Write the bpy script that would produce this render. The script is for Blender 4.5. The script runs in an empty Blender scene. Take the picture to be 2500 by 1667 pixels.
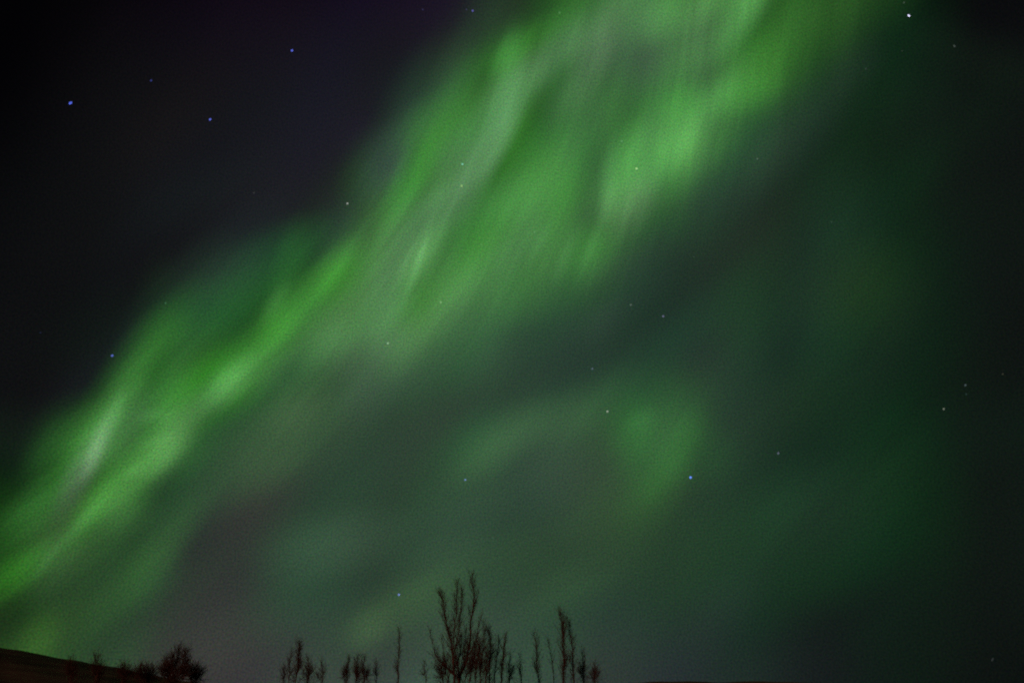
import bpy, bmesh, math, random
from mathutils import Vector, Matrix
R = math.radians
scene = bpy.context.scene
COL = scene.collection

# ------------------------------------------------------------------ camera
EYE = Vector((0.0, 0.0, 1.7))
FOCAL, PITCH = 28.0, 25.2
cd = bpy.data.cameras.new('camera'); cam = bpy.data.objects.new('camera', cd); COL.objects.link(cam)
cam.location = EYE; cam.rotation_euler = (R(90 + PITCH), 0, 0)
cd.lens = FOCAL; cd.sensor_width = 36.0
cd.clip_start = 0.1; cd.clip_end = 120000.0
cd.dof.use_dof = True; cd.dof.focus_distance = 5.2; cd.dof.aperture_fstop = 2.8   # focused a little short, as in the photograph
scene.camera = cam

# ------------------------------------------------------------------ view + render
scene.view_settings.view_transform = 'Standard'; scene.view_settings.look = 'None'
scene.view_settings.exposure = 0.0; scene.view_settings.gamma = 1.0
scene.cycles.transparent_max_bounces = 48
scene.cycles.max_bounces = 4
scene.cycles.use_denoising = False

# ------------------------------------------------------------------ sun (a dim, warm light low behind the camera)
SUN_EL, SUN_AZ = 9.0, 205.0
sl = bpy.data.lights.new('sun', 'SUN'); sun = bpy.data.objects.new('sun', sl); COL.objects.link(sun)
sl.energy = 0.8; sl.angle = R(0.5); sl.color = (1.0, 0.42, 0.30)
sun.rotation_euler = (R(90 - SUN_EL), 0, R(180 - SUN_AZ))

# ------------------------------------------------------------------ glow data
# every row is one soft patch of light in the sky, in degrees of azimuth (from due ahead, to the right) and elevation:
# (azimuth, elevation, half length, half width, tilt, red, green, blue)
SKY_GLOW = [
    (-0.4,44.0,30.0,15.1,23,0.01181,0.01196,0.01374), (34.2,30.0,25.3,17.4,9,0,6.914e-05,0), (-19.8,9.6,13.7,12.7,139,0.009963,0.009296,0.009567),
    (34.1,28.5,29.5,23.9,35,0.004379,0.005125,0.005418), (-11.9,29.5,30.0,16.9,135,0.004621,0.00458,0.009149), (-8.7,-0.1,29.4,11.7,178,0.02115,0.02108,0.02228),
    (19.3,6.3,27.1,21.4,9,0.004223,0.005346,0.005503), (-9.7,16.8,23.5,14.0,40,0.008109,0.01033,0.01117), (5.1,22.8,28.7,17.5,14,0.01573,0.01805,0.01958),
    (-28.4,31.4,28.7,13.7,53,0.004578,0.005228,0.00526), (14.7,40.9,20.8,12.8,119,0.01551,0.01571,0.01709), (5.6,4.1,24.4,16.9,34,0.009286,0.01212,0.01341),
    (-10.5,27.1,15.8,17.8,154,0.006022,0.005542,0.0008236), (24.4,39.9,25.7,17.9,7,5.255e-05,4.273e-05,0), (-13.1,16.2,19.0,12.6,27,0.0008968,0.0007688,0.001886),
    (-3.2,12.9,29.2,18.0,9,0.004754,0.001242,0.001459), (-26.6,15.7,25.7,9.0,169,0.002566,0.002981,0.002988), (-9.2,3.9,25.1,19.6,1,0.009366,0.0117,0.01278),
]
BAND_GLOW = [
    (28.8,41.9,16.7,9.8,98,0.002697,0.001452,0.004185), (-14.7,25.4,17.0,11.0,37,0,0.009301,0), (-27.0,5.2,17.3,13.8,61,0,0.003246,0),
    (-22.7,23.4,18.0,9.0,57,0.00372,0,0), (17.1,40.3,15.5,8.0,161,0,0,0.007145), (-25.2,7.5,12.3,9.6,73,0.006714,0,0.007557),
    (22.2,37.8,20.2,10.4,45,0,0.01006,0), (-19.2,20.7,15.4,8.4,174,0,0.01646,0.00445), (21.9,49.8,16.4,11.0,17,0,0.02114,0),
    (-25.9,5.7,17.1,13.1,69,0,0.001347,0), (-16.3,43.3,19.1,5.5,83,0.0001068,0,0.002831), (-30.8,3.1,16.5,14.0,77,0,0.02594,0),
    (-16.1,22.9,17.9,12.1,52,0,0.01001,0), (29.2,44.0,18.5,11.1,51,0,0.01009,0), (-11.0,33.8,9.4,6.8,49,0.002878,0.02101,0),
    (5.9,48.5,12.4,5.4,56,0,0.05879,0), (-7.6,28.3,8.4,5.1,48,0.003085,0.09182,0), (-22.7,26.9,10.2,5.0,53,0.004697,0.01206,0.01511),
    (12.6,37.4,8.3,6.3,112,0.01401,0.0366,0.01875), (-7.5,38.4,9.2,6.0,72,0.01769,0.05964,0.01258), (0.1,35.9,11.6,6.1,90,0,0.0354,0),
    (-6.4,32.4,13.0,5.0,61,0,0.02894,0), (13.1,33.4,11.3,6.4,80,0,0.01869,0.002056), (5.7,35.3,10.9,6.3,18,0.01552,0,0.01271),
    (-8.3,23.3,8.9,5.3,59,0,0.02152,4.077e-05), (-5.3,25.3,13.0,6.0,11,0,0.02691,0.004525), (2.5,33.1,8.5,6.3,69,0.009265,0.00269,0.01153),
    (6.1,36.9,8.1,5.9,74,0,0.06309,0), (-2.9,29.9,10.6,5.3,87,0,0.03497,0), (2.5,31.2,8.9,6.2,93,0,0.0409,0.001268),
    (-9.2,28.2,9.9,7.9,35,0.01543,0,0), (-4.0,29.6,6.1,5.6,178,0,0.04626,0), (-19.0,16.2,8.5,5.4,102,0.01557,0.01509,0.009557),
    (-2.7,37.2,11.1,6.8,73,0.006486,0.04882,0), (5.5,40.6,11.7,5.6,65,0,0.004574,0.0112), (-7.5,48.6,14.7,7.2,168,0.003163,0,0.007714),
    (1.6,35.8,11.5,5.4,71,0.002544,0.01953,0), (0.1,35.4,9.6,6.1,172,0.01293,0.03114,0.01012), (27.6,44.4,8.8,5.1,75,0.005842,0.02463,0.003801),
    (-33.6,39.0,10.6,7.5,99,0.001599,0.001346,0.001616), (-0.1,46.9,11.2,5.3,30,0.004548,0.01925,0.0002138), (-8.3,41.2,6.0,5.1,4,0,0.005554,0.007275),
    (7.8,31.0,11.6,6.3,85,0,0.02186,0.0002725), (-22.3,46.2,16.7,7.0,16,0.002712,0.0002222,0.003287), (22.4,42.4,10.2,6.2,69,0,0.04088,0),
    (13.2,46.3,6.7,5.2,37,0.03208,0.09405,0.03), (33.2,41.0,6.7,5.5,55,0,0.006992,0.001506),
]
BAND_RAYS = [
  [
    (-29.2,9.1,4.5,2.8,93,0.01914,0.03231,0.01727), (-28.4,10.2,6.2,3.7,55,0.005655,0.02589,0.0003799), (-25.0,2.2,5.8,2.1,66,0.0008697,0.01431,0.0009681),
    (-29.1,3.9,2.9,1.6,93,0.007299,0.02665,0.001466), (-34.0,4.7,6.3,4.7,18,0.01099,0,0.006032), (-30.9,11.7,3.5,1.8,55,0.01621,0.07856,0.01278),
    (-31.1,7.8,3.5,1.5,48,0.01171,0.08543,0.003811), (-23.9,9.1,8.6,1.9,60,0.01046,0.04028,0.005996), (-29.7,2.9,7.0,2.5,52,0.01933,0.04523,0.009627),
    (-23.6,7.8,3.1,2.1,56,0.003394,0.02355,0.00396), (-31.9,9.3,5.9,4.8,43,0.01176,0.04268,0.008139),
  ],
  [
    (-23.7,33.1,8.8,3.8,28,0.001418,0.003142,0.002239), (-15.2,26.6,4.8,3.3,13,0.01776,0.000784,0.02141), (-22.6,26.7,5.8,5.0,44,0.006873,0.02219,0.005193),
    (-18.0,26.7,7.2,2.1,85,0.008173,0.04872,0.005823), (-27.9,37.9,8.8,4.1,58,0.001563,0.0005883,0), (-14.7,29.5,4.3,1.7,51,0.02515,0.1036,0.01525),
    (-17.0,30.3,7.8,3.4,23,0.002385,0.04457,0.006028), (-21.4,25.7,6.8,3.5,27,0,0.04246,0), (-15.7,27.3,7.3,2.5,42,0,0.0963,0),
    (-28.9,25.9,18.3,4.3,83,0.000658,0.001055,0.001614),
  ],
  [
    (-20.5,16.7,11.3,4.2,59,0,0.03265,0.006585), (-15.1,23.3,10.0,2.7,17,0.01524,0.01311,0.01807), (-14.4,24.6,5.3,2.8,13,0.01479,0.04607,0.01709),
    (-16.2,19.8,3.8,2.7,35,0.01461,0.0236,0.01018), (-21.4,20.5,4.0,1.6,50,0.05332,0.1014,0.05019), (-10.4,23.4,6.2,3.9,67,0.01486,0.0073,0.01893),
    (-22.2,22.4,3.4,6.9,77,0.01218,0.05023,0.005322), (-18.8,23.7,6.1,2.7,61,0.02766,0.07593,0.01495), (-21.9,20.5,4.5,3.5,22,0.009603,0.08405,0),
    (-15.1,25.5,6.1,4.4,55,0.01203,0.07936,0), (-15.2,18.4,7.3,4.6,33,0.01452,0.02,0.009868), (-16.7,16.2,7.3,2.8,41,0.002768,0.02624,0.004477),
    (-12.8,21.7,8.0,3.8,34,0.00946,0.03131,0.008939), (-20.7,22.0,5.7,2.3,41,0.004441,0.09287,0.003842),
  ],
  [
    (4.1,36.6,8.0,4.1,76,0.01562,0.1212,0.0005668), (9.8,32.0,9.8,4.2,54,0,0.02253,0), (5.3,30.9,8.9,3.8,63,0.01268,0.01264,0.01497),
    (7.3,29.4,6.9,3.0,81,0.006434,0.01189,0.005897), (9.9,36.7,5.0,3.1,46,0.04802,0.1933,0.03759), (1.5,30.0,8.3,4.5,14,0.008264,0.06592,0),
    (6.5,31.5,4.3,2.7,34,0.006048,0.06389,0), (9.1,31.1,5.7,2.8,22,0.01557,0,0.01788), (9.0,28.0,8.2,2.4,34,0.006194,7.914e-05,0.009058),
    (10.1,34.4,4.5,2.4,38,0.04175,0.04338,0.0385), (1.3,30.5,6.2,4.2,54,0.02044,0.0233,0.01909), (11.1,35.3,10.7,3.5,47,0.005224,0.05505,0),
  ],
  [
    (13.5,38.7,8.5,4.9,163,0,0.07101,0), (14.1,38.4,4.3,3.3,162,0.02596,0.04356,0.02165), (19.9,38.0,8.5,4.9,30,0.008028,0.001281,0.003101),
    (18.4,44.7,10.0,3.3,37,0.02747,0.1246,0.01831), (18.6,45.2,10.0,3.1,20,0.01835,0,0.01964), (11.3,40.1,4.5,10.0,77,0.01145,0.05568,0),
    (19.7,47.5,10.8,2.4,13,0.046,0.1536,0.03482), (11.3,48.2,8.3,4.3,7,0.02705,0.1063,0.02169), (15.3,38.6,8.7,4.9,41,0.009912,0,0),
    (18.1,40.7,7.1,2.0,179,0.01512,0.08923,0.009065), (21.5,41.7,6.0,3.8,176,0.02227,0.0686,0.01019), (18.2,39.4,10.0,3.4,33,0.0175,0.08048,0.006159),
    (24.4,38.0,10.5,3.6,28,0.007267,0.008091,0.009061), (23.2,46.7,8.3,2.0,36,0.05111,0.1759,0.04162), (14.9,41.8,11.6,3.3,82,0.007832,0.0686,0.001626),
    (19.1,37.5,9.1,4.5,62,0,0.02291,0.00645), (16.0,39.4,8.1,4.7,36,0.005553,0,0.01516), (29.9,40.3,3.7,1.9,23,0.002828,0.003773,0.003802),
    (24.8,44.7,3.9,4.3,64,0.01326,0.0254,0.008524), (29.1,44.5,13.4,4.5,12,0.01483,0.04834,0.008566), (16.6,39.4,8.1,1.7,37,0.01855,0.06485,0.01607),
  ],
  [
    (-2.2,32.1,7.5,2.3,51,0.008669,0.06956,0), (-6.3,35.4,14.2,2.7,40,0.00483,0.05234,0.001038), (-6.7,26.4,6.9,2.0,49,0.02446,0.04496,0.0196),
    (-7.6,31.2,4.0,1.9,53,0.04019,0.1238,0.02872), (-11.4,32.1,7.6,3.3,60,0.01517,0.07236,0.002662), (-5.9,25.9,7.4,3.2,61,0.01471,0.02052,0.01848),
    (-1.8,25.6,5.8,4.0,39,0.01188,0.00862,0.01191), (-2.4,25.8,6.9,3.2,48,0,0.01423,0.0003399), (-12.5,36.2,4.6,3.0,70,0.003552,0.02995,0),
    (-9.7,26.5,2.9,3.9,155,0.02699,0.05046,0.0319), (-4.8,36.1,5.2,2.8,44,0.03689,0.01612,0.04358), (-11.6,27.5,7.4,3.1,36,0.02209,0.04904,0.02768),
    (-1.9,31.4,7.5,3.0,38,0.01838,0.02863,0.02018), (-7.4,26.5,10.6,4.5,18,0.004037,0.01421,0), (-8.9,36.1,5.5,1.9,56,0.006129,0.1008,0),
    (-8.4,31.6,7.7,4.5,44,0.03693,0,0.04913), (-10.2,38.4,5.9,2.7,52,0.00616,0,0.01437), (-1.0,34.9,6.1,2.5,25,0.01959,0.05927,0.0219),
    (-6.0,35.3,7.7,2.9,115,0.004666,0.0328,0.002579), (-12.1,32.8,6.9,4.8,44,0.008409,0,0.01869), (-11.2,37.0,5.5,3.6,145,0.00396,0,0.01079),
    (-3.2,29.2,5.8,4.6,34,0.02396,0.0009311,0.02472), (-10.2,30.4,8.9,4.6,51,0,0.06628,0),
  ],
  [
    (7.3,45.5,5.9,2.6,165,0.0163,0.04371,0.01555), (5.4,39.2,9.1,3.7,43,0.02125,0.03137,0.01884), (6.9,43.2,3.1,9.9,87,0.00471,0.05031,0.002185),
    (7.1,47.1,10.1,4.7,97,0.006514,0.017,0), (2.0,45.9,6.5,1.6,20,0.008566,0.06363,0.003593), (-5.8,42.1,6.1,2.8,70,0.008589,0.02806,0.01106),
    (-1.9,44.5,6.7,2.3,29,0.004553,0.04962,0), (-2.1,38.8,5.7,1.9,50,0.05698,0.08902,0.06063), (-6.0,40.3,6.9,3.0,21,0.0113,0.09118,0),
    (1.0,37.6,7.7,2.8,82,0.007603,0.05881,0.002845), (-2.9,42.5,12.6,4.2,76,0.004625,0.02342,0.00629), (1.8,43.1,7.8,4.2,42,0.01336,0.02229,0.005404),
    (-0.3,42.6,5.7,2.7,76,0.02215,0.08693,0.02284), (7.3,44.2,7.1,2.3,45,0.03601,0.05202,0.02991), (3.0,44.5,10.5,2.0,24,0.02918,0.05952,0.02721),
    (-1.4,41.2,10.5,2.1,34,0.03195,0.06361,0.03854),
  ],
  [
    (-26.7,12.0,3.4,2.4,177,0.01587,0.05245,0.01131), (-25.8,14.4,6.6,1.6,48,0.02735,0.08635,0.0176), (-24.7,17.3,6.7,2.1,78,0.0258,0.09875,0.02051),
    (-28.1,18.1,8.0,1.4,70,0.01729,0.07049,0.01244), (-25.2,15.4,4.1,1.8,12,0.007847,0.02911,0.005819), (-27.7,17.0,4.7,2.8,55,0.0241,0.0597,0.02245),
    (-28.6,15.0,4.9,4.5,121,0.007052,0.06757,0), (-25.5,12.9,11.0,4.3,85,0.001198,0.02825,0), (-29.6,15.3,4.6,2.8,56,0.0121,0.05615,0.009887),
    (-27.1,20.8,8.4,2.4,66,0.009555,0.07423,6.486e-05), (-24.3,17.9,3.8,5.3,38,0.01196,0.06412,0.008822), (-34.6,14.9,8.9,3.7,4,0.002229,0.004892,0.002822),
    (-28.2,19.5,10.2,4.1,57,0.003358,0.004297,0.007235), (-25.0,20.1,10.2,2.8,105,0.004257,0.023,0.002451), (-27.1,14.6,11.9,2.3,94,0.01153,0.02823,0.01194),
    (-23.9,16.9,4.5,1.8,74,0.02783,0.03434,0.02192), (-27.7,12.0,5.3,1.2,67,0.007064,0.0563,0.003953), (-28.9,14.3,4.3,1.3,75,0.04508,0.0276,0.048),
  ],
]
BAND_THREADS = [
    (-7.7,30.8,4.4,0.59,72,0.0234,0.065,0.0221), (-7.6,31.2,1.9,0.35,72,0.0156,0.039,0.0156), (-0.5,44.7,2.8,1.48,58,0.0156,0.065,0.013),
    (-28.5,15.7,2.9,0.70,82,0.0455,0.065,0.0416), (-27.8,18.1,1.9,0.72,84,0.0156,0.0455,0.013), (-28.3,11.0,2.7,0.64,60,0.0156,0.052,0.013),
    (-29.7,8.7,1.7,0.44,66,0.013,0.0325,0.0117), (-18.6,26.7,2.5,0.91,66,0.013,0.0455,0.0104), (4.4,31.2,3.2,0.84,61,0.013,0.0338,0.0117),
    (6.6,31.8,2.8,0.71,62,0.013,0.0338,0.0117), (2.3,32.3,2.5,0.85,58,0.0104,0.0286,0.0104), (-25.5,18.1,1.7,0.71,15,0.013,0.0325,0.0117),
    (-24.9,16.5,1.8,0.60,24,0.013,0.0312,0.0104), (-25.9,14.4,1.2,0.68,31,0.013,0.0338,0.0104), (8.3,35.1,2.5,1.04,67,0.0234,0.052,0.0208),
    (-1.0,39.1,5.8,1.18,58,0.0208,0.039,0.0221), (-28.3,16.2,4.0,0.80,80,0.0234,0.039,0.0221), (8.5,37.2,3.9,1.13,73,0.0104,0.0312,0.0104),
    (-9.8,36.9,3.8,0.92,73,0.0052,0.026,0.0052), (9.7,19.3,1.8,1.21,25,0.0052,0.0234,0.0052), (11.9,15.8,2.0,1.71,72,0.0026,0.0156,0.0026),
]
CURL = [
    (0.8,20.6,17.7,9.1,23,0,0.01338,0), (9.0,20.9,13.9,13.5,32,0,0.001262,0.005887), (-3.0,15.8,20.9,10.3,72,0,0.01515,0),
    (7.0,19.7,19.2,10.1,34,0,0.004242,0), (13.9,16.8,3.5,3.3,4,0,0.01824,0), (9.2,17.8,5.2,2.9,100,0,0.03376,0),
    (7.7,19.1,8.0,3.1,174,0.004504,0.01296,0.002553), (-6.7,13.6,10.5,6.3,52,0,0.01119,0.0002405), (5.3,15.1,8.6,5.0,126,0.00712,0.01673,0.007561),
    (-13.0,13.3,8.4,4.9,62,0,0.02511,0.003257), (-1.0,18.0,6.1,2.4,37,0.01563,0.04113,0.01239), (13.6,5.9,7.8,2.7,46,0.003129,0.001337,0.004176),
    (6.4,19.8,7.9,4.7,7,0,0.01551,0.001841), (12.1,24.1,10.4,2.9,36,0,0.01504,0.002904), (-2.9,18.4,4.6,2.4,39,0,0.01769,0.002834),
    (12.1,16.9,4.8,1.8,53,0.005876,0.04409,0.004151), (14.4,19.7,10.7,5.6,65,0.007609,0.01534,0.006795), (8.3,17.0,10.0,5.0,1,0.004101,0.0009791,0),
    (5.4,20.3,7.4,2.6,25,0.01023,0.02365,0.007211), (12.3,19.8,5.3,4.2,39,0.002475,0.03341,0), (10.3,14.3,4.4,2.3,37,0.004533,0.02828,0.003383),
    (10.1,17.8,6.4,3.6,51,0.007789,0.03127,0.01169), (12.7,10.3,11.7,6.2,38,0.004465,0.01639,0.003342), (9.6,17.5,9.3,6.0,82,0.003933,0.02054,0),
    (1.4,16.0,8.8,6.4,30,0.007938,0.01621,0.008504),
]
VEIL = [
    (21.4,21.9,17.3,11.1,49,0,0.008316,0), (22.7,22.2,16.6,10.0,36,0,0.0001918,0.003844), (27.1,26.7,16.2,10.3,73,0,0.01266,0),
    (32.0,15.6,19.1,9.2,49,0,0.001464,0), (24.5,7.2,19.0,6.5,70,0,0.005315,0.001119), (28.5,4.3,28.3,9.3,65,0.0009596,0.002662,0.0009509),
    (33.9,8.8,10.4,4.9,80,0.001028,0.002638,0.001566), (23.2,24.8,4.9,3.7,91,0.0019,0.007192,0.003144), (18.9,12.7,6.1,3.4,28,0.002303,0.01177,0.00346),
    (19.9,19.4,8.5,3.1,34,0.00303,0.001521,0.00165), (15.5,6.9,19.2,5.9,86,0,0.008578,0.001678), (15.4,1.8,3.8,10.4,93,0.002885,0.001136,0.003654),
    (17.6,27.7,8.5,3.0,82,0,0.003178,0), (26.1,30.7,6.7,4.9,55,0,0.003302,0.005199), (31.7,32.8,4.7,2.7,31,0,0.006065,0.0009361),
    (21.7,11.8,7.1,5.9,48,0,0.01781,0.00353), (37.8,27.6,12.7,4.8,105,0,0.002342,0), (22.5,12.4,8.2,4.2,37,0.004373,0,0.003062),
    (26.6,26.4,5.7,5.0,3,0.003968,0.007271,0.001802), (26.0,13.8,8.4,5.7,90,0,0.01108,0.0009731), (18.8,8.2,7.4,4.2,15,0,0.009762,0),
    (29.7,16.2,23.3,3.9,1,0.0003279,0.002319,0.001027), (18.9,18.6,9.3,5.3,27,0,0.00975,0), (37.2,38.8,11.3,2.3,139,0.0009653,0.002365,0.0009626),
    (26.0,20.8,9.8,2.9,49,0.00179,0,0.001117), (18.4,25.7,8.4,4.1,64,0,0.01394,0.0008432), (35.5,36.1,10.1,5.1,170,0.0004502,0.004421,0.0008139),
    (26.3,29.8,9.2,4.2,76,0.002491,0.004571,0),
]
LOW_STREAK = [
    (-9.7,5.9,18.0,9.5,78,0,0.0041,0), (2.2,9.2,19.9,12.3,40,0,0.003745,0), (4.8,8.5,17.4,10.1,34,0,0.008315,0),
    (9.1,7.2,15.3,12.3,72,0,0.009251,0), (-0.9,6.8,18.0,10.1,82,0,0.003211,0.003517), (-6.0,8.1,14.3,10.1,44,0,0.009965,0.003151),
    (-6.1,0.2,19.1,8.2,7,0.004073,0.002252,0.001145), (6.7,4.2,20.6,10.6,42,0,0,0.003325), (4.3,8.0,6.9,2.6,14,0.006586,0.01304,0.003396),
    (5.4,11.5,9.9,4.5,28,0.00742,0.01973,0.002463), (-25.1,0.9,9.3,5.3,33,0.01067,0.01598,0.008465), (-7.5,6.8,6.4,2.3,24,0.01269,0.02888,0.006507),
    (-12.3,10.7,6.8,3.2,17,0.015,0.02736,0.01571), (-3.9,2.3,5.7,3.1,20,0,0.01538,0.0005876), (-28.6,0.9,4.8,2.1,47,0.01003,0.03098,0.006037),
    (8.5,3.9,27.3,4.0,123,0,0,0.00245), (-13.8,7.1,7.2,5.4,114,0,0.02475,0.004584), (-5.0,11.7,7.0,4.3,45,0.007835,0.008001,0.00842),
    (-9.7,5.1,2.6,2.0,55,0.01174,0.0259,0.00717), (-17.8,4.9,5.8,3.4,45,0.002538,0.01334,0.002465), (-13.2,0.8,4.2,7.6,93,0.00944,0.01695,0.009605),
    (1.2,3.0,10.2,4.1,54,0.003991,0.0225,0.003717), (-3.5,5.5,7.3,3.1,11,0.009806,0.01777,0.007326), (-6.2,2.1,3.8,2.5,25,0.00655,0.01259,0.01063),
    (-20.9,8.0,10.0,4.3,33,0,0.009319,0), (-15.7,4.0,6.3,3.3,15,0.004672,0,0.002579), (-3.4,9.2,7.2,3.3,14,0.00975,0.01979,0.006684),
    (6.3,1.5,8.0,5.3,79,0.003464,0.002778,0), (-20.4,1.6,10.8,5.2,78,0.009487,0,0.005214),
]

def glow_nodes(nt, coord, rows, start):
    """Adds the soft patches ROWS, evaluated at COORD (degrees of azimuth and elevation), to the colour START."""
    N, L = nt.nodes, nt.links
    prev = None
    for (az, el, a, b, t, r, g, bl) in rows:
        if max(r, g, bl) <= 0: continue
        m = N.new('ShaderNodeMapping'); m.vector_type = 'TEXTURE'
        m.inputs['Location'].default_value = (az, el, 0); m.inputs['Rotation'].default_value = (0, 0, R(t)); m.inputs['Scale'].default_value = (a, b, 1)
        L.new(coord, m.inputs['Vector'])
        s = N.new('ShaderNodeTexGradient'); s.gradient_type = 'SPHERICAL'; L.new(m.outputs[0], s.inputs[0])
        k = N.new('ShaderNodeMapRange'); k.interpolation_type = 'SMOOTHSTEP'; L.new(s.outputs['Fac'], k.inputs['Value'])
        v = N.new('ShaderNodeVectorMath'); v.operation = 'MULTIPLY_ADD'
        L.new(k.outputs[0], v.inputs[0]); v.inputs[1].default_value = (r, g, bl)
        if prev is None: v.inputs[2].default_value = start
        else: L.new(prev, v.inputs[2])
        prev = v.outputs[0]
    return prev

GRAIN = 0.54  # strength of the imitated camera grain put into sky and aurora colour
def ray_nodes(nt, coord, colour, tilt, amount):
    """Feathers the light into fine streaks that run along TILT degrees."""
    N, L = nt.nodes, nt.links
    for along, across, amt, det in ((.075, .42, amount, 3), (.20, 1.3, amount * .6, 2)):
        m = N.new('ShaderNodeMapping'); m.vector_type = 'TEXTURE'
        m.inputs['Rotation'].default_value = (0, 0, R(tilt)); m.inputs['Scale'].default_value = (1 / along, 1 / across, 1)
        m.inputs['Location'].default_value = (3.7, 1.3 + across, 0)
        L.new(coord, m.inputs['Vector'])
        n = N.new('ShaderNodeTexNoise'); n.noise_dimensions = '2D'; n.inputs['Scale'].default_value = 1.0; n.inputs['Detail'].default_value = det; n.inputs['Distortion'].default_value = .5
        L.new(m.outputs[0], n.inputs['Vector'])
        k = N.new('ShaderNodeMapRange'); k.clamp = False
        k.inputs['From Min'].default_value = 0.25; k.inputs['From Max'].default_value = 0.75
        k.inputs['To Min'].default_value = 1 - amt; k.inputs['To Max'].default_value = 1 + amt
        L.new(n.outputs['Fac'], k.inputs['Value'])
        v = N.new('ShaderNodeVectorMath'); v.operation = 'SCALE'; L.new(colour, v.inputs[0]); L.new(k.outputs[0], v.inputs['Scale']); colour = v.outputs[0]
    return colour

def grain_nodes(nt, coord, colour):
    """Sensor grain painted into the sky emission, finer than a tenth of a degree."""
    N, L = nt.nodes, nt.links
    n = N.new('ShaderNodeTexNoise'); n.noise_dimensions = '2D'
    n.inputs['Scale'].default_value = 8.0; n.inputs['Detail'].default_value = 2.0; n.inputs['Roughness'].default_value = .7
    L.new(coord, n.inputs['Vector'])
    mono = N.new('ShaderNodeMix'); mono.data_type = 'RGBA'; mono.inputs['Factor'].default_value = .7      # partly coloured specks
    L.new(n.outputs['Fac'], mono.inputs[6]); L.new(n.outputs['Color'], mono.inputs[7])
    g = N.new('ShaderNodeVectorMath'); g.operation = 'MULTIPLY_ADD'                                         # 1 + GRAIN * 2 (noise - 1/2) / 0.6
    L.new(mono.outputs[2], g.inputs[0]); g.inputs[1].default_value = (GRAIN * 3.33,) * 3; g.inputs[2].default_value = (1 - GRAIN * 1.665,) * 3
    m = N.new('ShaderNodeVectorMath'); m.operation = 'MULTIPLY'
    L.new(colour, m.inputs[0]); L.new(g.outputs[0], m.inputs[1])
    return m.outputs[0]

# ------------------------------------------------------------------ world: the dark night sky with the glow of the settlement low down
w = bpy.data.worlds.new('World'); scene.world = w; w.use_nodes = True
nt = w.node_tree; N, L = nt.nodes, nt.links; N.clear()
tc = N.new('ShaderNodeTexCoord'); sx = N.new('ShaderNodeSeparateXYZ'); L.new(tc.outputs['Generated'], sx.inputs[0])
az = N.new('ShaderNodeMath'); az.operation = 'ARCTAN2'; L.new(sx.outputs['X'], az.inputs[0]); L.new(sx.outputs['Y'], az.inputs[1])
el = N.new('ShaderNodeMath'); el.operation = 'ARCSINE'; L.new(sx.outputs['Z'], el.inputs[0])
cx = N.new('ShaderNodeCombineXYZ'); L.new(az.outputs[0], cx.inputs[0]); L.new(el.outputs[0], cx.inputs[1])
dg = N.new('ShaderNodeVectorMath'); dg.operation = 'SCALE'; dg.inputs['Scale'].default_value = 180 / math.pi; L.new(cx.outputs[0], dg.inputs[0])
col = grain_nodes(nt, dg.outputs[0], glow_nodes(nt, dg.outputs[0], SKY_GLOW, (.0008, .0007, .0012)))
sk = N.new('ShaderNodeTexSky'); sk.sky_type = 'NISHITA'; sk.sun_disc = False; sk.sun_elevation = R(-10); sk.sun_rotation = R(SUN_AZ)
b1 = N.new('ShaderNodeBackground'); b1.inputs['Strength'].default_value = 1.0; L.new(col, b1.inputs['Color'])
b2 = N.new('ShaderNodeBackground'); b2.inputs['Strength'].default_value = 0.05; L.new(sk.outputs[0], b2.inputs['Color'])
ad = N.new('ShaderNodeAddShader'); L.new(b1.outputs[0], ad.inputs[0]); L.new(b2.outputs[0], ad.inputs[1])
wo = N.new('ShaderNodeOutputWorld'); L.new(ad.outputs[0], wo.inputs['Surface'])

# ------------------------------------------------------------------ helpers
def tag(o, label=None, cat=None, group=None, kind=None):
    if label: o['label'] = label
    if cat: o['category'] = cat
    if group: o['group'] = group
    if kind: o['kind'] = kind
    return o

def mesh_object(name, verts, faces, mat, parent=None, smooth=True):
    me = bpy.data.meshes.new(name); me.from_pydata(verts, [], faces)
    if smooth: me.polygons.foreach_set('use_smooth', [True] * len(me.polygons))
    me.update(); me.materials.append(mat)
    o = bpy.data.objects.new(name, me); COL.objects.link(o)
    if parent: o.parent = parent
    return o

def empty(name, loc):
    o = bpy.data.objects.new(name, None); COL.objects.link(o); o.location = loc; o.empty_display_size = 0.2
    return o

CP, SP = math.cos(R(PITCH)), math.sin(R(PITCH))
def sight(px, py):
    """The direction, at unit distance northwards, of the spot seen at PX, PY in the photograph."""
    a = (px / 2500 - .5) * 36 / FOCAL; b = (.5 - py / 1667) * (36 * 1667 / 2500) / FOCAL
    return Vector((a, CP - b * SP, SP + b * CP))
def at(px, py, Y):
    d = sight(px, py); return EYE + d * (Y / d.y)
def azel(px, py):
    d = sight(px, py); return math.degrees(math.atan2(d.x, d.y)), math.degrees(math.atan2(d.z, math.hypot(d.x, d.y)))

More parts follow.
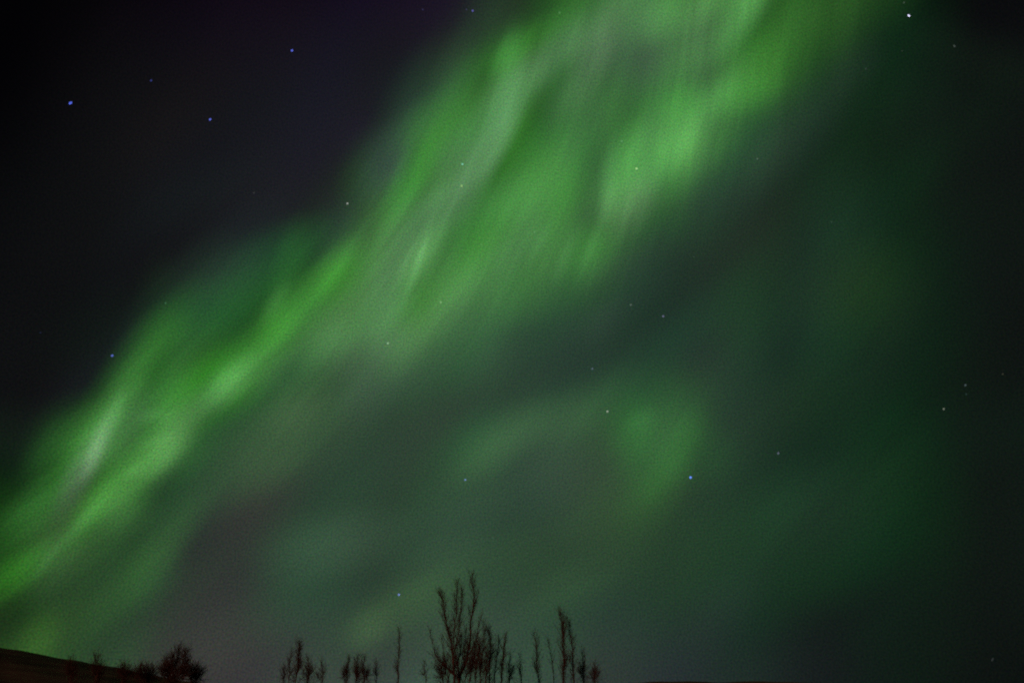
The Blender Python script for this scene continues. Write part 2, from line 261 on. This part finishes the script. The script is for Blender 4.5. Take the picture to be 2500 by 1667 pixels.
def material(name, c1, c2, scale, rough=0.95, detail=5, stretch=(1, 1, 1), bump=0.0):
    m = bpy.data.materials.new(name); m.use_nodes = True
    nt = m.node_tree; N, L = nt.nodes, nt.links
    p = N['Principled BSDF']; p.inputs['Roughness'].default_value = rough; p.inputs['Specular IOR Level'].default_value = 0.15
    t = N.new('ShaderNodeTexCoord'); mp = N.new('ShaderNodeMapping'); mp.inputs['Scale'].default_value = stretch
    L.new(t.outputs['Object'], mp.inputs[0])
    n = N.new('ShaderNodeTexNoise'); n.inputs['Scale'].default_value = scale; n.inputs['Detail'].default_value = detail; L.new(mp.outputs[0], n.inputs['Vector'])
    r = N.new('ShaderNodeValToRGB'); r.color_ramp.elements[0].position = .36; r.color_ramp.elements[1].position = .66
    r.color_ramp.elements[0].color = (*c1, 1); r.color_ramp.elements[1].color = (*c2, 1)
    L.new(n.outputs['Fac'], r.inputs[0]); L.new(r.outputs[0], p.inputs['Base Color'])
    if bump:
        b = N.new('ShaderNodeBump'); b.inputs['Strength'].default_value = bump; b.inputs['Distance'].default_value = .3
        L.new(n.outputs['Fac'], b.inputs['Height']); L.new(b.outputs[0], p.inputs['Normal'])
    return m

# ------------------------------------------------------------------ ground and hills
M_GROUND = material('heath', (.035, .026, .02), (.075, .058, .045), .35, bump=.4)
M_HILL = material('hill_heath', (.045, .033, .028), (.15, .115, .095), .035, detail=8, stretch=(1, 1, 7))
M_FAR = material('far_heath', (.10, .07, .055), (.18, .13, .10), .004)

def disc(name, r, z, mat, n=96):
    vs = [(0, 0, z)]; fs = []
    rad = [20, 60, 200, 800, 3000, r]
    for q in rad:
        for i in range(n):
            t = 2 * math.pi * i / n; vs.append((q * math.sin(t), q * math.cos(t), z))
    for i in range(n): fs.append((0, 1 + (i + 1) % n, 1 + i))
    for k in range(len(rad) - 1):
        for i in range(n):
            a = 1 + k * n + i; b = 1 + k * n + (i + 1) % n; fs.append((a, b, b + n, a + n))
    return mesh_object(name, vs, fs, mat)
tag(disc('ground', 60000, 0, M_GROUND), kind='structure')

def interp(t, pts):
    if t <= pts[0][0]: return pts[0][1]
    for (a, u), (b, v) in zip(pts, pts[1:]):
        if t <= b:
            f = (t - a) / (b - a); return u + (v - u) * f
    return pts[-1][1]

rng = random.Random(11)
def wobble(seed):
    r = random.Random(seed); k = [(r.uniform(.5, 1), r.uniform(0, 6.28)) for _ in range(6)]
    def f(x): return sum(math.sin(x * (1.9 ** i) * a + p) / (1.7 ** i) for i, (a, p) in enumerate(k))
    return f

def hill(name, ridge, r0, r1, r2, mat, rough, seed, naz=260, nr=26):
    """A ridge whose crest at distance R1 stands at the elevations RIDGE = [(azimuth, elevation)]; its foot is at R0, its back at R2."""
    a0, a1 = ridge[0][0], ridge[-1][0]; f = wobble(seed); g = wobble(seed + 5); vs, fs = [], []
    for i in range(naz + 1):
        A = a0 + (a1 - a0) * i / naz; e = interp(A, ridge)
        H = max(0.0, EYE.z + r1 * math.tan(R(e))) + rough * f(A * 2.1)
        for j in range(nr + 1):
            t = j / nr
            if t <= .7:
                s = t / .7; rr = r0 + (r1 - r0) * s; z = H * (s * s * (3 - 2 * s) * .55 + .45 * s)
                z += (1 - s) * s * rough * 8 * g(A * .9 + s * 9)
            else:
                s = (t - .7) / .3; rr = r1 + (r2 - r1) * s; z = H * max(0.0, 1 - s) ** 1.5
            z -= .6 * (j in (0, nr))
            vs.append((rr * math.sin(R(A)), rr * math.cos(R(A)), z))
    for i in range(naz):
        for j in range(nr):
            a = i * (nr + 1) + j; fs.append((a, a + nr + 1, a + nr + 2, a + 1))
    return tag(mesh_object(name, vs, fs, mat), kind='structure')

ridge = [(-80, 3.0), (-60, 5.6), (-48, 5.9), (-40, 5.2)] + [azel(x, y) for x, y in
    ((0, 1580), (25, 1582), (45, 1585), (60, 1589), (104, 1599), (140, 1606), (173, 1610), (232, 1619), (283, 1628), (327, 1638), (387, 1650), (440, 1660), (500, 1668))] + [(-14, 1.2), (-6, .5), (2, .0)]
hill('hill', ridge, 230, 520, 900, M_HILL, .22, 4)
far = [(-75, 1.2), (-30, 1.3), (-5, 1.5), (6, 1.75)] + [azel(x, y) for x, y in ((1490, 1668), (1560, 1664.5), (1610, 1661), (1680, 1661.5), (1760, 1663), (1850, 1660.5), (1930, 1662), (1990, 1665), (2080, 1669))] + [(30, 1.5), (75, 1.0)]
hill('hills', far, 2600, 4200, 6500, M_FAR, 1.2, 9, nr=14)

# ------------------------------------------------------------------ the aurora: glowing curtains far beyond the hills, added to the dark sky behind them
def patch_value(rows, A, E):
    v = 0
    for (az_, el_, a, b, t, r, g, bl) in rows:
        dx, dy = A - az_, E - el_; c, s = math.cos(R(t)), math.sin(R(t))
        q = math.hypot((dx * c + dy * s) / a, (-dx * s + dy * c) / b)
        if q < 1: v += (1 - q) ** 2 * (3 - 2 * (1 - q)) * max(r, g, bl)
    return v

def aurora_material(name, rows, tilt, amount):
    m = bpy.data.materials.new(name); m.use_nodes = True; m.cycles.emission_sampling = 'NONE'
    nt = m.node_tree; N, L = nt.nodes, nt.links; N.clear()
    uv = N.new('ShaderNodeUVMap'); uv.uv_map = 'degrees'
    col = grain_nodes(nt, uv.outputs[0], ray_nodes(nt, uv.outputs[0], glow_nodes(nt, uv.outputs[0], rows, (0, 0, 0)), tilt, amount))
    e = N.new('ShaderNodeEmission'); L.new(col, e.inputs['Color'])
    t = N.new('ShaderNodeBsdfTransparent'); a = N.new('ShaderNodeAddShader'); L.new(e.outputs[0], a.inputs[0]); L.new(t.outputs[0], a.inputs[1])
    o = N.new('ShaderNodeOutputMaterial'); L.new(a.outputs[0], o.inputs['Surface'])
    return m

STEP = 0.75
def aurora_sheet(name, rows, dist, seed, parent=None, cut=1e-5, tilt=58, amount=.2):
    """A rippled curtain round the sky at about DIST metres, reaching as far as its patches of light do."""
    rows = [r for r in rows if max(r[5:]) > 0]
    f, g = wobble(seed), wobble(seed + 3)
    a0 = min(r[0] - max(r[2:4]) for r in rows); a1 = max(r[0] + max(r[2:4]) for r in rows)
    e0 = max(.15, min(r[1] - max(r[2:4]) for r in rows)); e1 = min(80, max(r[1] + max(r[2:4]) for r in rows))
    na, ne = int((a1 - a0) / STEP) + 2, int((e1 - e0) / STEP) + 2
    val = [[patch_value(rows, a0 + i * STEP, e0 + j * STEP) > cut for j in range(ne)] for i in range(na)]
    vs, uvs, idx, fs = [], [], {}, []
    def vert(i, j):
        if (i, j) not in idx:
            A, E = a0 + i * STEP, e0 + j * STEP
            d = dist * (1 + .05 * f((A - .8 * E) * .09) + .02 * g(E * .2))
            idx[i, j] = len(vs); uvs.append((A, E))
            vs.append((d * math.cos(R(E)) * math.sin(R(A)), d * math.cos(R(E)) * math.cos(R(A)), d * math.sin(R(E))))
        return idx[i, j]
    for i in range(na - 1):
        for j in range(ne - 1):
            if val[i][j] or val[i + 1][j] or val[i][j + 1] or val[i + 1][j + 1]:
                fs.append((vert(i, j), vert(i + 1, j), vert(i + 1, j + 1), vert(i, j + 1)))
    o = mesh_object(name, vs, fs, aurora_material(name, rows, tilt, amount), parent)
    lay = o.data.uv_layers.new(name='degrees')
    for lp in o.data.loops: lay.data[lp.index].uv = uvs[lp.vertex_index]
    if parent is None: o.location = EYE
    return o

band = empty('aurora', EYE)
tag(band, 'bright green aurora band sweeping from the dark hillside up across the sky', 'aurora')
aurora_sheet('glow', BAND_GLOW, 19000, 2, band, amount=.08)
for k, rows in enumerate(BAND_RAYS): aurora_sheet('ray', rows, 13000 + 700 * k, 20 + k, band, amount=.15, tilt=50 + .35 * (30 + sum(r[0] for r in rows) / len(rows)))
for k, row in enumerate(BAND_THREADS): aurora_sheet('ray', [row], 11500 + 60 * k, 70 + k, band, amount=.1)['label'] = 'thin bright ray of the band'
tag(aurora_sheet('aurora', CURL, 16500, 41, tilt=50, amount=.07), 'curled dim green aurora patch below the bright band, round the bright blue star', 'aurora')
tag(aurora_sheet('aurora', VEIL, 21000, 51, tilt=40, amount=.07), 'faint dark green aurora veil fading into the black right-hand sky', 'aurora')
tag(aurora_sheet('aurora', LOW_STREAK, 17500, 61, tilt=25, amount=.07), 'low grey-green aurora streaks just above the bare treetops', 'aurora')

# ------------------------------------------------------------------ stars
_sm = {}
def star_material(c):
    if c not in _sm:
        m = bpy.data.materials.new('starlight'); m.use_nodes = True; m.cycles.emission_sampling = 'NONE'
        nt = m.node_tree; nt.nodes.clear()
        e = nt.nodes.new('ShaderNodeEmission'); e.inputs['Color'].default_value = (*c, 1)
        o = nt.nodes.new('ShaderNodeOutputMaterial'); nt.links.new(e.outputs[0], o.inputs['Surface']); _sm[c] = m
    return _sm[c]
SPHERE = bmesh.new(); bmesh.ops.create_icosphere(SPHERE, subdivisions=3, radius=1.0)
SV = [v.co.copy() for v in SPHERE.verts]; SF = [[v.index for v in f.verts] for f in SPHERE.faces]; SPHERE.free()
STAR_D = 30000.0
PIX = 36 / 2500 / FOCAL
BLUE, DIMBLUE, VIOLET, WHITE, PALE, GREY = (.09, .14, .75), (.03, .04, .18), (.09, .08, .32), (1.0, .95, 1.35), (.26, .36, .24), (.07, .075, .085)
STARS = [  # x, y, size (px of the photograph), stretch, tilt, light, label
 (172, 252, 4.0, 1.7, 62, BLUE, 'vivid blue elongated star alone in the black sky at far left'),
 (369, 197, 3.2, 1.3, 60, DIMBLUE, 'tiny dim blue star right of and above the elongated blue star'),
 (513, 292, 4.0, 1.2, 60, (.10, .13, .62), 'blue star between the elongated blue star and the aurora'),
 (713, 124, 4.0, 1.2, 45, (.10, .14, .70), 'blue star highest in the open black sky left of the aurora'),
 (620, 471, 3.6, 1, 0, (.035, .035, .04), 'very faint grey star low in the black sky left of the band'),
 (1032, 24, 3.2, 1, 0, (.03, .03, .075), 'faint violet star near the top edge, left of the star pair'),
 (1139, 24, 3.2, 1, 0, (.035, .03, .075), 'dimmer left one of the close violet star pair at the top edge'),
 (1154, 27, 4.2, 1, 0, VIOLET, 'brighter right one of the close violet star pair at the top edge'),
 (1366, 32, 4.0, 1, 0, (.07, .10, .075), 'faint greenish star at the aurora band upper left rim near the top'),
 (848, 497, 4.4, 1, 0, (.26, .26, .25), 'pinkish white star just outside the aurora band left edge'),
 (1129, 401, 4.2, 1, 0, (.12, .33, .33), 'pale cyan star upper one of two on the pale streak'),
 (1127, 454, 4.2, 1, 0, (.20, .26, .10), 'pale yellow star lower one of two on the pale streak'),
 (1497, 149, 3.6, 1, 0, (.04, .055, .045), 'very faint star in the grey haze high in the band'),
 (1518, 345, 4.0, 1, 0, (.07, .10, .085), 'faint greenish star at the left rim of the brightest lobe'),
 (1554, 412, 4.4, 1, 0, (.32, .36, .20), 'whitish star inside the brightest green lobe'),
 (2219, 39, 2.9, 1.8, -58, WHITE, 'brightest star, white and elongated, at upper right'),
 (2207, 7, 3.0, 1, 0, (.05, .06, .055), 'faint star on the top edge above the brightest white star'),
 (2330, 113, 3.0, 1.6, -60, (.05, .06, .055), 'faint grey dash of a star right of and below the brightest white star'),
 (2202, 125, 3.0, 1, 0, (.02, .02, .02), 'barely visible star straight below the brightest white star'),
 (2114, 168, 3.4, 1, 0, (.025, .03, .03), 'barely visible star on the right fringe of the band'),
 (1849, 388, 3.8, 1, 0, (.07, .085, .075), 'faint grey star in the dark lane right of the brightest lobe'),
 (2030, 542, 3.4, 1, 0, (.03, .04, .035), 'very faint star in the green veil right of the dark lane'),
 (274, 868, 4.0, 1.2, 60, (.09, .12, .50), 'blue star close beside the lower left edge of the band'),
 (404, 740, 3.4, 1, 0, (.03, .09, .05), 'faint green star at the upper left fringe of the band'),
 (99, 812, 3.0, 1, 0, (.015, .018, .045), 'barely visible blue star near the left edge of the sky'),
 (1175, 597, 3.8, 1, 0, (.05, .08, .05), 'faint star in the middle of the band right of the thin bright ray'),
 (1305, 567, 3.8, 1, 0, (.055, .085, .06), 'faint star in the middle of the band below the green glow'),
 (1076, 738, 4.2, 1, 0, (.16, .20, .13), 'pale star in the lower middle of the band'),
 (947, 838, 4.4, 1, 0, (.20, .28, .20), 'pale star on the lower rim of the bright band'),
 (970, 881, 3.6, 1, 0, (.05, .06, .05), 'faint star just under the pale star on the lower rim'),
 (1540, 744, 4.2, 1, 0, (.09, .105, .10), 'grey star on the left of two in the dark lane'),
 (1619, 772, 4.4, 1, 0, (.13, .12, .21), 'violet-grey star on the right of two in the dark lane'),
 (1446, 900, 4.2, 1, 0, (.085, .095, .145), 'slate blue star in the dark lane above the curled patch'),
 (1483, 1004, 4.4, 1, 0, (.28, .28, .26), 'whitish star at the top of the curled green patch'),
 (1900, 1106, 4.0, 1.3, 60, (.09, .09, .14), 'dim violet-grey star right of the curled patch'),
 (1694, 627, 3.4, 1, 0, (.035, .045, .04), 'very faint star at the right border of the dark lane'),
 (1686, 1165, 4.6, 1.1, 40, (.16, .28, 1.1), 'bright blue star at the lower right of the curled green patch'),
 (2304, 998, 3.2, 1.4, 70, (.14, .15, .12), 'small whitish star lower one in the dark veil at far right'),
 (2357, 940, 3.2, 1.5, 65, (.06, .08, .09), 'small grey star upper one in the dark veil at far right'),
 (2359, 962, 2.6, 1.5, 65, (.02, .035, .035), 'barely visible speck of a star between the two veil stars at far right'),
 (2448, 913, 2.6, 1.3, 65, (.04, .04, .03), 'tiny dim star nearest the right edge of the sky'),
 (1136, 1171, 4.2, 1, 0, (.14, .17, .44), 'pale blue star left of the curled patch, over the tall tree'),
 (974, 1451, 4.2, 1, 0, (.17, .20, .60), 'blue star above the thin lone sapling, lowest in the sky'),
 (1203, 1313, 3.6, 1.6, -20, (.035, .05, .045), 'very faint smudge of a star above the right of the tall tree'),
 (2423, 1609, 2.8, 2.4, 55, (.025, .028, .03), 'faint dash of a star in the bottom right corner'),
]
RT = Vector((1, 0, 0)); UPV = Vector((0, -SP, CP))
for (px, py, size, st, tilt, c, label) in STARS:
    d = sight(px, py).normalized(); o = mesh_object('star', [tuple(v) for v in SV], SF, star_material(tuple(v * (.92 if max(c) > .1 else .85) for v in c)))
    o.location = EYE + d * STAR_D
    rad = size * .58 * PIX * STAR_D
    right = Vector((d.y, -d.x, 0)).normalized(); up = right.cross(d)
    t = R(tilt); u = right * math.cos(t) + up * math.sin(t); v = -right * math.sin(t) + up * math.cos(t)
    m = Matrix((u, v, d)).transposed(); o.rotation_euler = m.to_euler(); o.scale = (rad * st, rad, rad)
    tag(o, label, 'star', 'stars in the night sky')

# ------------------------------------------------------------------ bare trees
M_BARK = material('bark', (.05, .028, .022), (.13, .075, .06), 6, stretch=(1, 1, .25), bump=.3)
M_TWIG = material('twig', (.055, .028, .022), (.12, .065, .05), 4)

class Tubes:
    def __init__(s): s.v, s.f = [], []
    def tube(s, pts, r0, r1, k=4):
        n = len(pts); b = len(s.v)
        for i, p in enumerate(pts):
            t = (pts[min(i + 1, n - 1)] - pts[max(i - 1, 0)]).normalized()
            x = t.cross(Vector((.31, .93, .2))).normalized(); y = t.cross(x)
            r = r0 + (r1 - r0) * i / (n - 1)
            for j in range(k):
                a = 2 * math.pi * j / k; s.v.append(tuple(p + (x * math.cos(a) + y * math.sin(a)) * r))
        for i in range(n - 1):
            for j in range(k):
                a = b + i * k + j; c = b + i * k + (j + 1) % k; s.f.append((a, c, c + k, a + k))
        s.f.append(tuple(b + j for j in reversed(range(k)))); s.f.append(tuple(b + (n - 1) * k + j for j in range(k)))
    def build(s, name, mat, parent): return mesh_object(name, s.v, s.f, mat, parent)

def smooth_path(pts, n):
    """Catmull-Rom through PTS."""
    P = [pts[0] * 2 - pts[1]] + pts + [pts[-1] * 2 - pts[-2]]; out = []
    m = len(pts) - 1
    for q in range(n + 1):
        t = q / n * m; i = min(int(t), m - 1); t -= i; a, b, c, d = P[i:i + 4]
        out.append(.5 * ((2 * b) + (c - a) * t + (2 * a - 5 * b + 4 * c - d) * t * t + (3 * b - a - 3 * c + d) * t ** 3))
    return out

def shoot(T, p, d, length, r, rg, lift=.35, buds=True, k=3, n=4):
    """A thin branch from P towards D that bends upwards; returns its points."""
    pts = [p.copy()]; d = d.normalized()
    for i in range(n):
        d = (d + Vector((rg.gauss(0, .10), rg.gauss(0, .10), lift / n + rg.gauss(0, .05)))).normalized()
        pts.append(pts[-1] + d * length / n)
    T.tube(pts, r, r * .35, k)
    if buds:
        for q in range(int(length * 2.5)):
            i = rg.randrange(n); b = pts[i].lerp(pts[i + 1], rg.random())
            e = Vector((rg.gauss(0, 1), rg.gauss(0, 1), rg.uniform(.2, 1.4))).normalized()
            T.tube([b, b + e * rg.uniform(.04, .10)], .009, .006, 3)
    return pts

def bare_tree(name, stems, Y, label, group, seed, reach=1.0, dense=1.0, radius=.09, start=.12, cat='tree', twigs=12, name2='trunk', angle=(.25, .6)):
    """STEMS: lists of spots along each stem from its foot to its tip; the first stem stands on the ground, the others fork from it."""
    rg = random.Random(seed); base = at(*stems[0][0], Y); base.z = 0
    root = empty(name, base); tag(root, label, cat, group)
    crown = Tubes(); main = None
    for q, st in enumerate(stems):
        dy = 0 if q == 0 else rg.uniform(-.5, .5)
        pts = [at(x, y, Y + dy * i / len(st)) - base for i, (x, y) in enumerate(st)]
        if st[0][1] >= 1655:
            pts = [Vector((pts[0].x * .8, pts[0].y * .8, -.15))] + pts
        else:
            near = min(main, key=lambda v: (v - pts[0]).length); pts[0] = near.copy()
        path = smooth_path(pts, max(8, 4 * len(pts)))
        for i in range(1, len(path) - 1): path[i] = path[i] + Vector((rg.gauss(0, .012), rg.gauss(0, .03), 0))
        if main is None: main = path
        r = radius * (1 if q == 0 else .45)
        T = Tubes(); T.tube(path, r, .008, 6); T.build(name2, M_BARK, root)
        L_ = sum((a - b).length for a, b in zip(path, path[1:])); nb = int(L_ * 9 * dense)
        lo = 2.2 if path[0].z < 1 else path[0].z
        for i in range(nb):
            f = start + (1 - start) * ((i + rg.random()) / nb)
            t = f * (len(path) - 1); j = min(int(t), len(path) - 2); p = path[j].lerp(path[j + 1], t - j)
            if p.z < lo: continue
            ax = (path[j + 1] - path[j]).normalized(); ph = rg.uniform(0, 6.283)
            side = Vector((math.cos(ph), math.sin(ph), 0)); an = rg.uniform(*angle)
            ln = reach * rg.uniform(.4, 1.2) * (1.0 - .68 * f) * 1.5 * min(1.0, L_ / 5.0) + .16
            br = shoot(crown, p, ax * math.cos(an) + side * math.sin(an), ln, .005 + .007 * ln, rg)
            for z in range(int(twigs * ln * min(1.0, .35 + L_ / 9) * rg.uniform(.5, 1.3))):
                i2 = rg.randrange(len(br) - 1); b = br[i2].lerp(br[i2 + 1], rg.random()); dd = (br[i2 + 1] - br[i2]).normalized()
                ph = rg.uniform(0, 6.283); sd = Vector((math.cos(ph), math.sin(ph), rg.uniform(-.2, .5)))
                shoot(crown, b, dd * .75 + sd * .65, rg.uniform(.2, .6) * (.6 + .4 * ln), .0055, rg, n=3)
    if crown.v: crown.build('crown', M_TWIG, root)
    return root

G = 'bare trees along the bottom of the view'
bare_tree('poplar_tree', [
    [(1109, 1667), (1107, 1637), (1105, 1597), (1100, 1560), (1091, 1528), (1086, 1491), (1081, 1468), (1077, 1450)],
    [(1105, 1590), (1110, 1531), (1114, 1489), (1115, 1455), (1116, 1428)],
    [(1107, 1600), (1116, 1560), (1122, 1514), (1126, 1475), (1128, 1438)],
    [(1106, 1650), (1091, 1628), (1082, 1584), (1077, 1556)],
    [(1107, 1645), (1090, 1628), (1072, 1612), (1062, 1595), (1056, 1570), (1050, 1543)],
    [(1082, 1667), (1077, 1650), (1070, 1632)],
    [(1094, 1667), (1088, 1645), (1086, 1620)],
    ], 58, 'tallest clump, left bare tree whose stems fan out above the other treetops', G, 1, reach=.95, dense=1.0, radius=.085, start=.05, twigs=16, angle=(.2, .55))
bare_tree('poplar_tree', [
    [(1121, 1667), (1126, 1643), (1137, 1620), (1143, 1590), (1148, 1558), (1150, 1514), (1155, 1489), (1157, 1452), (1155, 1432), (1151, 1412)],
    [(1143, 1600), (1162, 1567), (1168, 1531), (1177, 1496)],
    [(1155, 1489), (1163, 1462), (1169, 1444)],
    [(1137, 1625), (1133, 1590), (1136, 1560), (1134, 1530)],
    [(1172, 1667), (1175, 1620), (1180, 1575), (1182, 1526)],
    [(1146, 1667), (1152, 1630), (1158, 1600), (1160, 1572)],
    [(1160, 1667), (1163, 1635), (1168, 1600), (1171, 1578)],
    [(1134, 1667), (1146, 1640), (1149, 1612)],
    [(1184, 1667), (1186, 1640), (1190, 1600)],
    [(1121, 1660), (1117, 1620), (1124, 1590), (1128, 1560)],
    ], 59, 'tallest clump, right bare tree with the highest tip and a dense dark base', G, 2, reach=1.0, dense=.85, radius=.095, start=.03, twigs=16, angle=(.2, .6))
SINGLE = [
 ('poplar_tree', [[(1194, 1667), (1193, 1620), (1196, 1591), (1197, 1560), (1195, 1540)]], 62, 'bare tree close against the right side of the tallest clump', .75, 1.2, .07),
 ('poplar_tree', [[(1207, 1667), (1210, 1620), (1214, 1590), (1219, 1554)]], 64, 'left one of two bare trees side by side right of the tallest clump', .6, 1.1, .06),
 ('poplar_tree', [[(1224, 1667), (1226, 1630), (1231, 1590), (1233, 1552)]], 61, 'right one of two bare trees side by side right of the tallest clump', .7, 1.2, .075),
 ('poplar_tree', [[(1244, 1667), (1244, 1635), (1245, 1596)]], 66, 'short bare tree at the right foot of the tallest clump', .6, 1.1, .06),
 ('bare_sapling', [[(1274, 1667), (1271, 1640), (1270, 1600)]], 68, 'thin bare sapling nearest the right foot of the clump, standing apart', .55, .8, .05),
 ('bare_sapling', [[(1316, 1667), (1312, 1630), (1309, 1590), (1304, 1546)]], 68, 'slender dark bare tree halfway between the clump and the tall right tree', .6, .9, .06),
 ('bare_sapling', [[(1352, 1667), (1348, 1625), (1343, 1585), (1338, 1560)]], 72, 'faint thin bare sapling just left of the tall right tree', .5, .55, .035),
 ('poplar_tree', [[(1375, 1667), (1377, 1620), (1374, 1570), (1372, 1530), (1367, 1494)]], 63, 'tall straight bare tree, second highest, right of the clump', .8, 1.05, .085),
 ('poplar_tree', [[(1402, 1667), (1399, 1620), (1396, 1575), (1392, 1545), (1389, 1520)]], 64, 'bare tree touching the right side of the tall straight tree', .7, 1.0, .075),
 ('poplar_tree', [[(1425, 1667), (1422, 1635), (1423, 1592)]], 66, 'low bushy bare tree right of the tall pair', .7, 1.3, .07),
 ('bare_sapling', [[(1452, 1667), (1451, 1645), (1453, 1620)]], 72, 'faint low bare sapling, the rightmost tree of the row', .6, .8, .04),
 ('bare_sapling', [[(1040, 1667), (1038, 1645), (1036, 1614)]], 64, 'short bare sapling just left of the tallest clump', .4, .9, .045),
 ('bare_sapling', [[(972, 1667), (973, 1627), (975, 1585), (975, 1538)]], 62, 'lone straight sapling with short twigs under the lowest blue star', .36, 1.2, .075),
 ('poplar_tree', [[(889, 1667), (890, 1640), (888, 1606)]], 68, 'right one of the three small bare trees left of the lone sapling', .5, .9, .05),
 ('poplar_tree', [[(869, 1667), (870, 1640), (873, 1607)]], 66, 'middle one of the three small bare trees, the darkest', .65, 1.2, .06),
 ('poplar_tree', [[(846, 1667), (848, 1640), (851, 1605)]], 67, 'left one of the three small bare trees', .6, 1.0, .055),
 ('bare_sapling', [[(786, 1667), (785, 1640), (784, 1616)]], 72, 'faint low bare sapling between the two groups of small trees', .6, .7, .045),
 ('poplar_tree', [[(751, 1667), (752, 1635), (753, 1605)]], 68, 'right bare tree of the left group, shorter than the slanting one', .55, .9, .05),
 ('poplar_tree', [[(720, 1667), (724, 1635), (728, 1600), (733, 1570)]], 61, 'slanting bare tree, highest of the left group', .65, 1.1, .07),
 ('poplar_tree', [[(704, 1667), (707, 1640), (711, 1612), (714, 1590)]], 64, 'thin bare tree tight against the slanting tree', .55, 1.0, .05),
 ('bare_sapling', [[(691, 1667), (692, 1650), (693, 1630)]], 66, 'low bare sapling at the left end of the left group', .5, 1.0, .045),
 ('bare_sapling', [[(919, 1667), (920, 1645), (918, 1618)]], 70, 'faint low bare sapling between the three small trees and the lone one', .4, .7, .04),
]
for i, (nm, st, Y, label, reach, dense, rad) in enumerate(SINGLE):
    rv = random.Random(500 + i); t = st[0][-1]; n_ = len(st[0])
    st = [[st[0][0]] + [(x + rv.uniform(-2.5, 2.5), y) for x, y in st[0][1:-1]] + [t]]
    for q in range(rv.choice((0, 1, 1, 2, 3))):                       # side stems forking off at odd heights
        k = rv.randrange(max(1, n_ - 2), n_); x, y = st[0][k - 1]; h = (1667 - t[1]); s = rv.choice((-1, 1))
        y0 = y - rv.uniform(0, .2) * h; y2 = max(t[1] + .06 * h, y0 - rv.uniform(.22, .42) * h)
        if y0 - y2 > 12: st.append([(x, y0), (x + s * rv.uniform(3, 6), y0 * .6 + y2 * .4), (x + s * rv.uniform(5, 11), y2)])
    reach *= rv.uniform(.8, 1.2); dense *= rv.uniform(.6, 1.15)
    bare_tree(nm, st, Y, label, G, 30 + i, reach=reach, dense=dense * 1.25, radius=rad * .8, start=rv.uniform(.02, .14), cat='tree' if nm == 'poplar_tree' else 'sapling', angle=(.2, rv.uniform(.55, 1.0)))
GB = 'bare shrubs before the hill'
def shrub(px, top, foot, half, Y, label, seed, n=7, reach=.6, dense=1.0):
    rg = random.Random(seed); stems = []
    for k in range(n):
        f = (k + .5) / n * 2 - 1; h = foot + (top - foot) * (1 - .55 * f * f) * rg.uniform(.82, 1.0)
        x0 = px + f * half * .35; stems.append([(x0, 1667), (px + f * half * .7, (1667 + h) / 2 if foot > 1660 else foot), (px + f * half, h)])
    bare_tree('shrub', stems, Y, label, GB, seed, reach=reach, dense=dense, radius=.045, start=.25, cat='shrub', twigs=7, name2='stem', angle=(.4, 1.0))
bare_tree('shrub', [[(425, 1667), (441, 1632), (449, 1608), (453, 1594)], [(424, 1667), (430, 1620), (436, 1587)], [(415, 1667), (408, 1637), (403, 1611)],
    [(419, 1667), (417, 1630), (423, 1601)], [(430, 1667), (447, 1642), (458, 1612)], [(410, 1667), (400, 1650), (392, 1634)], [(436, 1667), (446, 1655), (452, 1640)], [(404, 1667), (411, 1650), (414, 1628)]],
    46, 'dark ragged bare shrub, tallest and widest, at the foot of the hillside', GB, 71, reach=.5, dense=2.2, radius=.04, start=.15, cat='shrub', twigs=9, name2='stem', angle=(.3, .8))
shrub(474, 1622, 1667, 18, 48, 'low bare shrub leaning out right of the dark ragged shrub', 72, n=5, reach=.5, dense=1.6)
shrub(236, 1592, 1667, 12, 50, 'spiky bare shrub poking above the middle of the hill ridge', 73, n=4, reach=.4, dense=1.3)
shrub(173, 1597, 1667, 10, 52, 'faint wispy shrub, leftmost on the hill ridge', 74, n=4, reach=.4, dense=1.0)
shrub(302, 1612, 1667, 14, 50, 'small twiggy shrub on the lower slope of the hill ridge', 75, n=4, reach=.4, dense=1.4)
shrub(352, 1620, 1667, 34, 52, 'loose pale shrub left of the dark ragged shrub', 76, n=9, reach=.5, dense=1.1)
